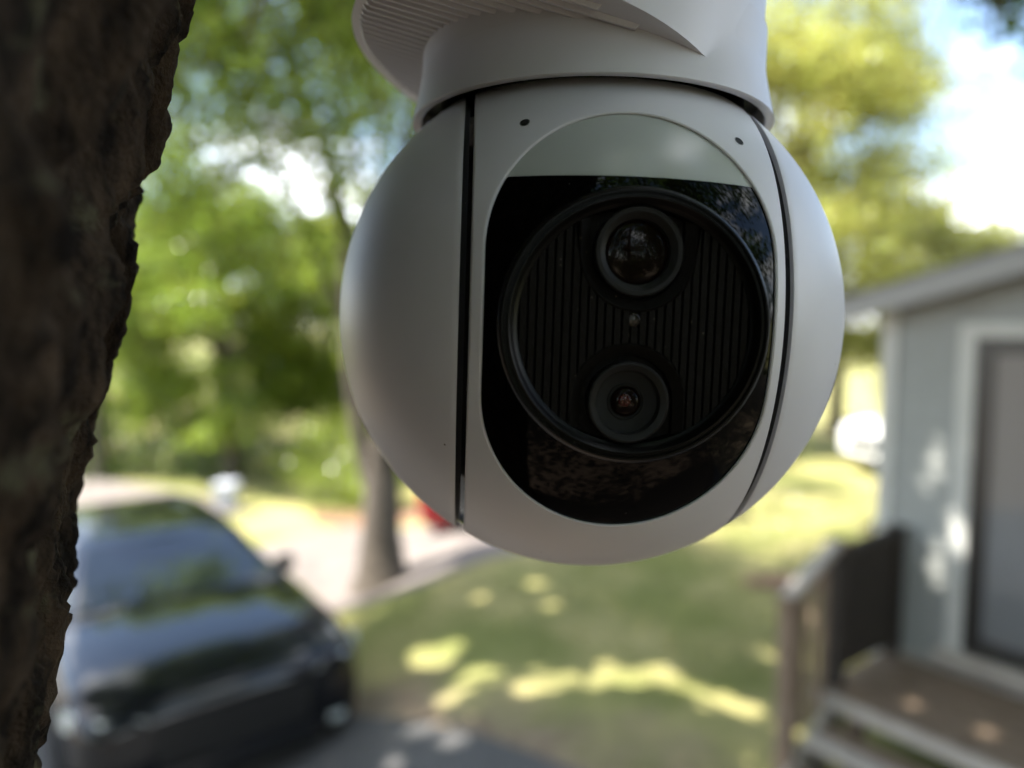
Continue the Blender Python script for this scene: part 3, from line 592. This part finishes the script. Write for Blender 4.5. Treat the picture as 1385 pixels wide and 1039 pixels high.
# ------------------------------------------------------------------ grass blades near the porch and lawn
n = 42000
gx = rng.uniform(-2.0, 6.5, n); gy = 4.2 + 8 * rng.uniform(0, 1, n) ** 1.3
soil_v = .568 * gx + .823 * gy
k = (soil_v > 4.75 + rng.uniform(-.2, .8, n)) & ~((gx < .3) & (gy > 7.9)) & ~((gx > 1.4) & (gy < 5.2)) & ~((gx < -1.3) & (gy < 8.2))
gx, gy = gx[k], gy[k]; n = len(gx); an = rng.uniform(0, 6.28, n); hh = rng.uniform(.03, .075, n); ln = rng.normal(0, .02, (n, 2))
gz = zt(gx, gy) + .0
V = np.stack([np.stack([gx - .004 * np.cos(an), gy - .004 * np.sin(an), gz], 1), np.stack([gx + .004 * np.cos(an), gy + .004 * np.sin(an), gz], 1), np.stack([gx + ln[:, 0], gy + ln[:, 1], gz + hh], 1)], 1).reshape(-1, 3)
me = bpy.data.meshes.new('grass'); me.vertices.add(n * 3); me.vertices.foreach_set('co', V.ravel()); me.loops.add(n * 3); me.loops.foreach_set('vertex_index', np.arange(n * 3, dtype=np.int32))
me.polygons.add(n); me.polygons.foreach_set('loop_start', np.arange(0, n * 3, 3, dtype=np.int32)); me.polygons.foreach_set('loop_total', np.full(n, 3, np.int32)); me.update(calc_edges=True)
gr = obj('grass', me, leaf_mat('grass_blade', (.18, .19, .055), .4)); gr['kind'] = 'stuff'; gr['label'] = 'short patchy lawn grass in dappled light'; gr['category'] = 'grass'

# ------------------------------------------------------------------ security camera (all sizes in mm, scaled to metres)
BC = (.01805, .1821, 2.8012)
sc_ = tag(empty('security_camera', BC), 'white dual-lens pan-tilt security camera ball hanging from its ribbed mount', 'camera')
sc_.rotation_euler = (0, R(1.2), 0)
HY, VY = R(3.34), R(-5.66)        # head yaw, mount yaw
RB, WB, GAP = 60.0, 28.8, 1.9
def part(name, mb, m, parent=sc_, smooth=35, rz=HY):
    mb.scale(.001); o = obj(name, mb, m, parent, smooth=smooth)
    if parent is sc_: o.rotation_euler = (0, R(.6) if rz == HY else 0, rz)
    return o
def sph(u, ph, r=RB):
    """u sideways, ph elevation angle about the side axis; ph=0 faces the viewer (-y)"""
    q = math.sqrt(max(r * r - u * u, 0)); return (u, -q * math.cos(ph), q * math.sin(ph))
# side shells
def shell(sg):
    mb = MB(); u0 = WB + GAP; rows = []; n = 160
    us = [u0 + .35, u0 + .9] + list(u0 + .9 + (RB - u0 - .9) * (1 - np.cos(np.linspace(0, math.pi / 2, 46))[::1])[1:])
    us = sorted(set(us))
    edge = []
    def ring(u, r=None):
        q = math.sqrt(max(RB * RB - u * u, 1e-6)) if r is None else r
        return [(sg * u, -q * math.cos(a), q * math.sin(a)) for a in np.linspace(0, 2 * math.pi, n, endpoint=False)]
    q0 = math.sqrt(RB * RB - u0 * u0)
    rows.append(ring(u0 + 1.0, q0 - 3.2)); rows.append(ring(u0, q0 - 3.0)); rows.append(ring(u0, q0 - .45)); rows.append(ring(u0 + .1, q0 - .18))
    rows.append(ring(u0 + .35, math.sqrt(RB * RB - (u0 + .35) ** 2) - .02))
    for k in np.linspace(0, 1, 48)[1:]:
        a0 = math.asin((u0 + .35) / RB); a = a0 + (math.pi / 2 - a0) * k
        rows.append([(sg * RB * math.sin(a), -RB * math.cos(a) * math.cos(t_), RB * math.cos(a) * math.sin(t_)) for t_ in np.linspace(0, 2 * math.pi, n, endpoint=False)])
    return mb.grid(rows, flip=(sg > 0), closed=True)
for sg in (-1, 1): part('side_shell', shell(sg), M['white'])
# inner core, seen in the seams
core = MB(); rows = []
for u in np.linspace(-WB - 4, WB + 4, 9):
    q = math.sqrt(RB * RB - u * u) - 1.9; rows.append([(u, -q * math.cos(a), q * math.sin(a)) for a in np.linspace(0, 2 * math.pi, 120, endpoint=False)])
for uu in ((-WB - 4, -WB + 4), (WB - 4, WB + 4)):
    rows = []
    for u in np.linspace(*uu, 5):
        q = math.sqrt(RB * RB - u * u) - 1.5; rows.append([(u, -q * math.cos(a), q * math.sin(a)) for a in np.linspace(0, 2 * math.pi, 160, endpoint=False)])
    core.grid(rows, closed=True, flip=False)
part('seam_core', core, M['gloss_black'])
# front shell with the stadium opening
SW, SV, SO, NO = 26.4, 12.7, -1.1, 160      # half width, straight half height, vertical offset, outline points
def outline(grow=0.0, n=NO):
    r = SW + grow; pts = []
    per = 2 * math.pi * r + 4 * SV
    for i in range(n):
        s = per * i / n
        if s < SV: pts.append((r, s)); continue
        s -= SV
        if s < math.pi * r: a = s / r; pts.append((r * math.cos(a), SV + r * math.sin(a))); continue
        s -= math.pi * r
        if s < 2 * SV: pts.append((-r, SV - s)); continue
        s -= 2 * SV
        if s < math.pi * r: a = math.pi + s / r; pts.append((r * math.cos(a), -SV + r * math.sin(a))); continue
        s -= math.pi * r; pts.append((r, -SV + s))
    return [(x, y + SO) for x, y in pts]
def uv2p(u, v, r=RB):
    q = math.sqrt(r * r - u * u); return sph(u, math.asin(max(-1, min(1, v / q))), r)
PHM = R(72); UE = WB - .35
rows = []
for g, rr in ((-.15, RB - 3), (-.15, RB - .55), (.0, RB - .22), (.28, RB - .03)):
    rows.append([uv2p(u, v, rr) for u, v in outline(g)])
ol = outline(.28); hole = [(u, math.asin(v / math.sqrt(RB * RB - u * u))) for u, v in ol]
K = UE / PHM
def rect_pt(u, ph):
    x, y = u, (ph) * 34; m = max(abs(x) / UE, abs(y) / (PHM * 34)); return (x / m, y / m / 34)
outer = [rect_pt(u, ph) for u, ph in hole]
for t_ in np.linspace(0, 1, 22)[1:]:
    rows.append([sph(a[0] + (b_[0] - a[0]) * t_, a[1] + (b_[1] - a[1]) * t_) for a, b_ in zip(hole, outer)])
fs = MB().grid(rows, flip=True, closed=True)
# rest of the band round the back, and its rolled edges
fs.grid([[sph(u, a) for u in np.linspace(-UE, UE, 40)] for a in np.linspace(PHM, 2 * math.pi - PHM, 120)], flip=False)
for sg in (-1, 1):
    q0 = math.sqrt(RB * RB - WB * WB); er = []
    for u, q in ((UE, math.sqrt(RB * RB - UE * UE)), (WB - .1, q0 - .15), (WB, q0 - .45), (WB, q0 - 3)):
        er.append([(sg * u, -q * math.cos(a), q * math.sin(a)) for a in np.linspace(0, 2 * math.pi, 200, endpoint=False)])
    fs.grid(er, flip=(sg < 0), closed=True)
front = part('front_shell', fs, M['white'])
for (u, v) in ((-19.4, 36.0), (21.4, 34.4)):
    p = Vector(uv2p(u, v, RB + .015)); nrm = p.normalized()
    mh = MB(); tq = nrm.to_track_quat('Z', 'Y').to_matrix().to_4x4()
    mh.lathe([(1.0, -.004), (.92, .012), (.85, -.1), (.75, -.2)], 24).disc(.85, .005, 24, 'z').xf(Matrix.Translation(p) @ tq)
    part('microphone_hole', mh, M['hole'], front)
# diffuser above, dark glass below
VL = 24.9; RG = RB - .55
rows = []
def half_w(v):
    d = max(0, abs(v - SO) - SV); return math.sqrt(max((SW - .1) ** 2 - d * d, 0))
for v in VL + .05 + (SV + SO + SW - .13 - VL) * np.sin(np.linspace(0, math.pi / 2, 30)):
    w_ = max(half_w(v), .02); rows.append([uv2p(x, v, RG) for x in np.linspace(-w_, w_, 40)])
part('light_diffuser', MB().grid(rows), M['frost'])
RV, RR = -1.3, 23.2
gl = MB(); ov = [(u, min(v, VL)) for u, v in outline(-.1)]
rows = []
for t_ in np.linspace(0, 1, 14):
    row = []
    for u, v in ov:
        dx, dy = u, v - RV; d = math.hypot(dx, dy); cx_, cy_ = dx / d * RR, RV + dy / d * RR
        row.append(uv2p(cx_ + (u - cx_) * t_, cy_ + (v - cy_) * t_, RG))
    rows.append(row)
part('front_glass', gl.grid(rows, flip=True, closed=True), M['black_glass'])
# lens bezel rings
def at_face(mb, u, v): return mb.xf(Matrix.Translation((u, 0, v)))
bz = MB().lathe([(24.0, 52), (24.0, 57.2), (23.75, 58.0), (23.3, 58.5), (22.9, 58.5), (22.75, 58.1), (22.5, 58.1), (22.35, 58.5), (22.0, 58.55), (21.7, 58.3), (21.3, 57.6), (20.9, 57.3), (20.55, 57.1), (20.4, 56.2), (20.4, 53.5)], 128, 'y')
part('lens_bezel', at_face(bz, 0, RV), M['matte_black'])
# lens plate with ribs
pl = MB().disc(20.6, 54.6, 96, 'y'); plate = part('lens_plate', at_face(pl, 0, RV), M['plate'])
U1, V1, U2, V2, RC = .15, 11.6, -.65, -14.6, 10.4
pitch = 1.5
for i in range(-13, 14):
    x = i * pitch; hw = .60
    def span(xx):
        e_ = math.sqrt(max(20.5 ** 2 - xx * xx, .01)); hi, lo_ = RV + e_, RV - e_
        if abs(xx - U1) < RC: hi = min(hi, V1 - math.sqrt(RC ** 2 - (xx - U1) ** 2))
        if abs(xx - U2) < RC: lo_ = max(lo_, V2 + math.sqrt(RC ** 2 - (xx - U2) ** 2))
        return lo_, hi
    xa, xb = x - hw, x + hw; (l0, h0), (l1, h1) = span(xa), span(xb)
    if min(h0 - l0, h1 - l1) < .3: continue
    segs = [((l0, l1), (h0, h1))]
    if abs(x) < .3: segs = [((l0, l1), (-1.4, -1.4)), ((1.1, 1.1), (h0, h1))]
    for (a0_, a1_), (b0_, b1_) in segs:
        n0, n1 = 54.5, 57.0; e = .08
        rb = MB().add([(xa, -n0, a0_), (xb, -n0, a1_), (xb, -n0, b1_), (xa, -n0, b0_), (xa, -n1 + .12, a0_), (xb, -n1 + .12, a1_), (xb, -n1 + .12, b1_), (xa, -n1 + .12, b0_), (xa + e, -n1, a0_), (xb - e, -n1, a1_), (xb - e, -n1, b1_), (xa + e, -n1, b0_)],
                      [(8, 9, 10, 11), (0, 1, 5, 4), (1, 2, 6, 5), (2, 3, 7, 6), (3, 0, 4, 7), (4, 5, 9, 8), (5, 6, 10, 9), (6, 7, 11, 10), (7, 4, 8, 11)])
        part('rib', rb, M['plate'], plate, smooth=None)
# collars round the lenses: sloping bowls open towards the rim of the plate
for u, v, up in ((U1, V1, 1), (U2, V2, -1)):
    pr = [(RC, 54.5), (RC, 56.7), (RC - .35, 56.95), (8.9, 56.2), (8.35, 55.9), (8.2, 54.2)]
    n = 72; mbc = MB(); rows = []
    for j in range(n + 1):
        a = math.pi + math.pi * j / n; c_, s2 = math.cos(a), math.sin(a) * up
        rows.append([(u + r * c_, -h, v + r * s2) for r, h in pr])
    # straight sides of the U
    far = 14 * up
    def side(sg, k):
        row = []
        for r, h in pr:
            x_ = u + sg * r; z_ = v + far * k; lim = math.sqrt(max(20.7 ** 2 - x_ * x_, 0))
            z_ = max(min(z_, RV + lim), RV - lim); row.append((x_, -h, z_))
        return row
    def clip(p):
        dx, dz = p[0], p[2] - RV; d = math.hypot(dx, dz); return p if d < 20.7 else (dx * 20.7 / d, p[1], RV + dz * 20.7 / d)
    grid_rows = [side(-1, k_) for k_ in (1, .75, .5, .25)] + rows + [side(1, k_) for k_ in (.25, .5, .75, 1)]
    mbc.grid([[clip(p) for p in rw] for rw in grid_rows], flip=(up < 0))
    part('lens_collar', mbc, M['plate'])
def barrel(u, v, prof, glass):
    o = part('lens_barrel', at_face(MB().lathe(prof, 96, 'y'), u, v), M['barrel'], smooth=28)
    return o
b1 = barrel(U1, V1, [(7.75, 54.0), (7.75, 57.5), (7.5, 57.8), (6.75, 57.75), (6.7, 57.55), (6.5, 57.45), (6.45, 57.3), (6.25, 57.2), (6.2, 57.0), (6.0, 56.9), (5.95, 56.7), (5.75, 56.6), (5.7, 55.6), (5.0, 55.2)], 5.15)
g1_ = [(5.72 * math.sin(a), 55.4 + 1.0 * math.cos(a)) for a in np.linspace(math.pi / 2, 0.001, 14)]
part('lens_glass', at_face(MB().lathe(g1_, 64, 'y'), U1, V1), M['lens'], b1, smooth=60)
b2 = barrel(U2, V2, [(7.2, 54.0), (7.2, 57.6), (6.95, 57.9), (6.7, 57.95), (5.7, 57.6), (5.55, 57.3)], 5.3)
part('lens_well', at_face(MB().lathe([(5.56, 57.3), (5.5, 56.0), (3.3, 55.5), (3.2, 55.8), (3.05, 55.8), (3.0, 55.4), (2.4, 55.3)], 72, 'y'), U2, V2), M['hole'], b2, smooth=28)
g2_ = [(2.75 * math.sin(a), 55.3 + 1.2 * math.cos(a)) for a in np.linspace(math.pi / 2, 0.001, 12)]
part('lens_glass', at_face(MB().lathe(g2_, 48, 'y'), U2, V2), M['lens'], b2, smooth=60)
part('inner_element', at_face(MB().lathe([(1.35 * math.sin(a), 56.05 + .6 * math.cos(a)) for a in np.linspace(math.pi / 2, .001, 8)], 32, 'y'), U2 - .3, V2 + .2), M['lens_red'], b2, smooth=60)
part('indicator_light', at_face(MB().lathe([(1.15, 54.6), (1.15, 56.9), (1.0, 57.0), (.95, 56.7), (.5, 56.85), (.001, 56.9)], 28, 'y'), -.15, .55 - .7), M['dot'])
# neck collar, sloping ribbed underside and upper housing: one column of points per azimuth
def rcol(h):
    xs_ = np.array([46.2, 47.2, 49, 52, 57, 64, 80, 220]); ys_ = np.array([43.4, 43.1, 42.6, 41.9, 40.9, 40.2, 39.7, 39.0])
    return sum(float(np.interp(h + d, xs_, ys_)) * w_ for d, w_ in ((-3, .15), (-1.5, .2), (0, .3), (1.5, .2), (3, .15)))
plane_h = lambda x, y: 52.3 - .233 * x - .12 * y
HC, HR = (-13.0, -5.6), 46.6
def rhou(dx, dy, h):
    k = min(h, 110) - 55; cx_, cy_ = HC[0] + .233 * k, HC[1] + .12 * k
    b_ = dx * cx_ + dy * cy_; return b_ + math.sqrt(max(b_ * b_ - cx_ * cx_ - cy_ * cy_ + (HR - .012 * max(h - 55, 0)) ** 2, 1))
def smax(a, b_, k=1.6):
    t_ = max(0, min(1, .5 + .5 * (a - b_) / k)); return b_ + (a - b_) * t_ + k * t_ * (1 - t_)
NA = 260; low, under, up_ = [], [], []
for i in range(NA):
    az = 2 * math.pi * i / NA; dx, dy = math.cos(az), math.sin(az)
    hi_ = ho = 58.0
    for _ in range(14):
        r = rcol(hi_); hi_ = plane_h(r * dx, r * dy); r2 = rhou(dx, dy, ho); ho = plane_h(r2 * dx, r2 * dy)
    hi_ = max(hi_, 48.5); ri = rcol(hi_); ho = max(ho, 48.5); ro = rhou(dx, dy, ho)
    st_ = ro - ri
    if st_ <= 0: ro, ho = ri, hi_
    low.append([((rcol(h) if h > 47.4 else min(rcol(h), 43.35)) * dx, (rcol(h) if h > 47.4 else min(rcol(h), 43.35)) * dy, h) for h in 46.8 + (hi_ - 46.8) * np.linspace(0, 1, 16)])
    under.append([((ri + (ro - ri) * k) * dx, (ri + (ro - ri) * k) * dy, hi_ + (ho - hi_) * k) for k in (0, .5, 1)])
    col = []
    for t_ in np.linspace(0, 1, 44) ** 1.7:
        h = ho + (205 - ho) * t_
        r = smax(rcol(h), rhou(dx, dy, h), .05 + 4 * float(smooth(0, 22, h - ho)))
        col.append((r * dx, r * dy, h))
    up_.append(col)
tr_ = lambda c: np.swapaxes(np.array(c), 0, 1)
lip = [[(r * math.cos(2 * math.pi * i / NA), r * math.sin(2 * math.pi * i / NA), h) for i in range(NA)] for r, h in ((40.9, 66), (40.9, 47.2), (41.05, 46.5), (41.35, 46.15), (42.85, 46.05), (43.22, 46.3))]
part('neck_collar', MB().grid(lip + list(tr_(low)), closed=True), M['white'], rz=VY, smooth=32)
part('neck_liner', MB().lathe([(36.5, 46.5), (36.5, 66)], 96).lathe([(36.4, 52), (41.0, 52)], 96), M['matte_black'], rz=VY)
crn = [[(x * k, y * k, 205 + dz) for x, y, _ in tr_(up_)[-1]] for k, dz in ((.985, 2.5), (.93, 4.5), (.6, 6), (.02, 6.4))]
housing = part('mount_housing', MB().grid(list(tr_(up_)) + crn, closed=True), M['white'], rz=VY, smooth=34)
part('underside', MB().grid(tr_(under), closed=True), M['white'], housing, smooth=34)
# ribs across the underside
ra = R(9); ex, ey = math.cos(ra), math.sin(ra)
k = -46.0
while k < 46:
    sx0 = k * -ey + HC[0]; sy0 = k * ex + HC[1]; hw_ = math.sqrt(max((HR - 4.6) ** 2 - k * k, 0))
    if hw_ > 4:
        q = []
        for a_, o_, dz in ((-hw_, -.78, .3), (hw_, -.78, .3), (hw_, .78, .3), (-hw_, .78, .3), (-hw_ + 1.2, -.3, -.62), (hw_ - 1.2, -.3, -.62), (hw_ - 1.2, .3, -.62), (-hw_ + 1.2, .3, -.62)):
            x_ = sx0 + a_ * ex - o_ * ey; y_ = sy0 + a_ * ey + o_ * ex
            if a_ > 0:   # stop inside the neck
                lim = 60.0; x_ = min(x_, lim)
            q.append((x_, y_, plane_h(x_, y_) + dz * 1.5))
        part('rib', MB().add(q, [(7, 6, 5, 4), (0, 4, 5, 1), (1, 5, 6, 2), (2, 6, 7, 3), (3, 7, 4, 0)]), M['white'], housing, smooth=None)
    k += 2.45
# arm and wall plate reaching back to the trunk, above the picture
part('mount_arm', MB().tube([(-10, 5, 182), (-50, 12, 184), (-92, 16, 184)], [22, 20, 22], 24), M['white'], rz=VY)
wp = part('wall_plate', MB().lathe([(0.01, -112), (36, -112), (38, -108), (38, -96), (35, -92), (0.01, -92)], 48, 'x').xf(Matrix.Translation((0, 16, 184))), M['white'], rz=VY)
for a in (.6, 2.2, 3.8, 5.4):
    part('screw', MB().lathe([(0.01, -90.5), (2.5, -90.8), (3, -92)], 16, 'x').xf(Matrix.Translation((0, 16 + 29 * math.cos(a), 184 + 29 * math.sin(a)))), M['metal'], wp)
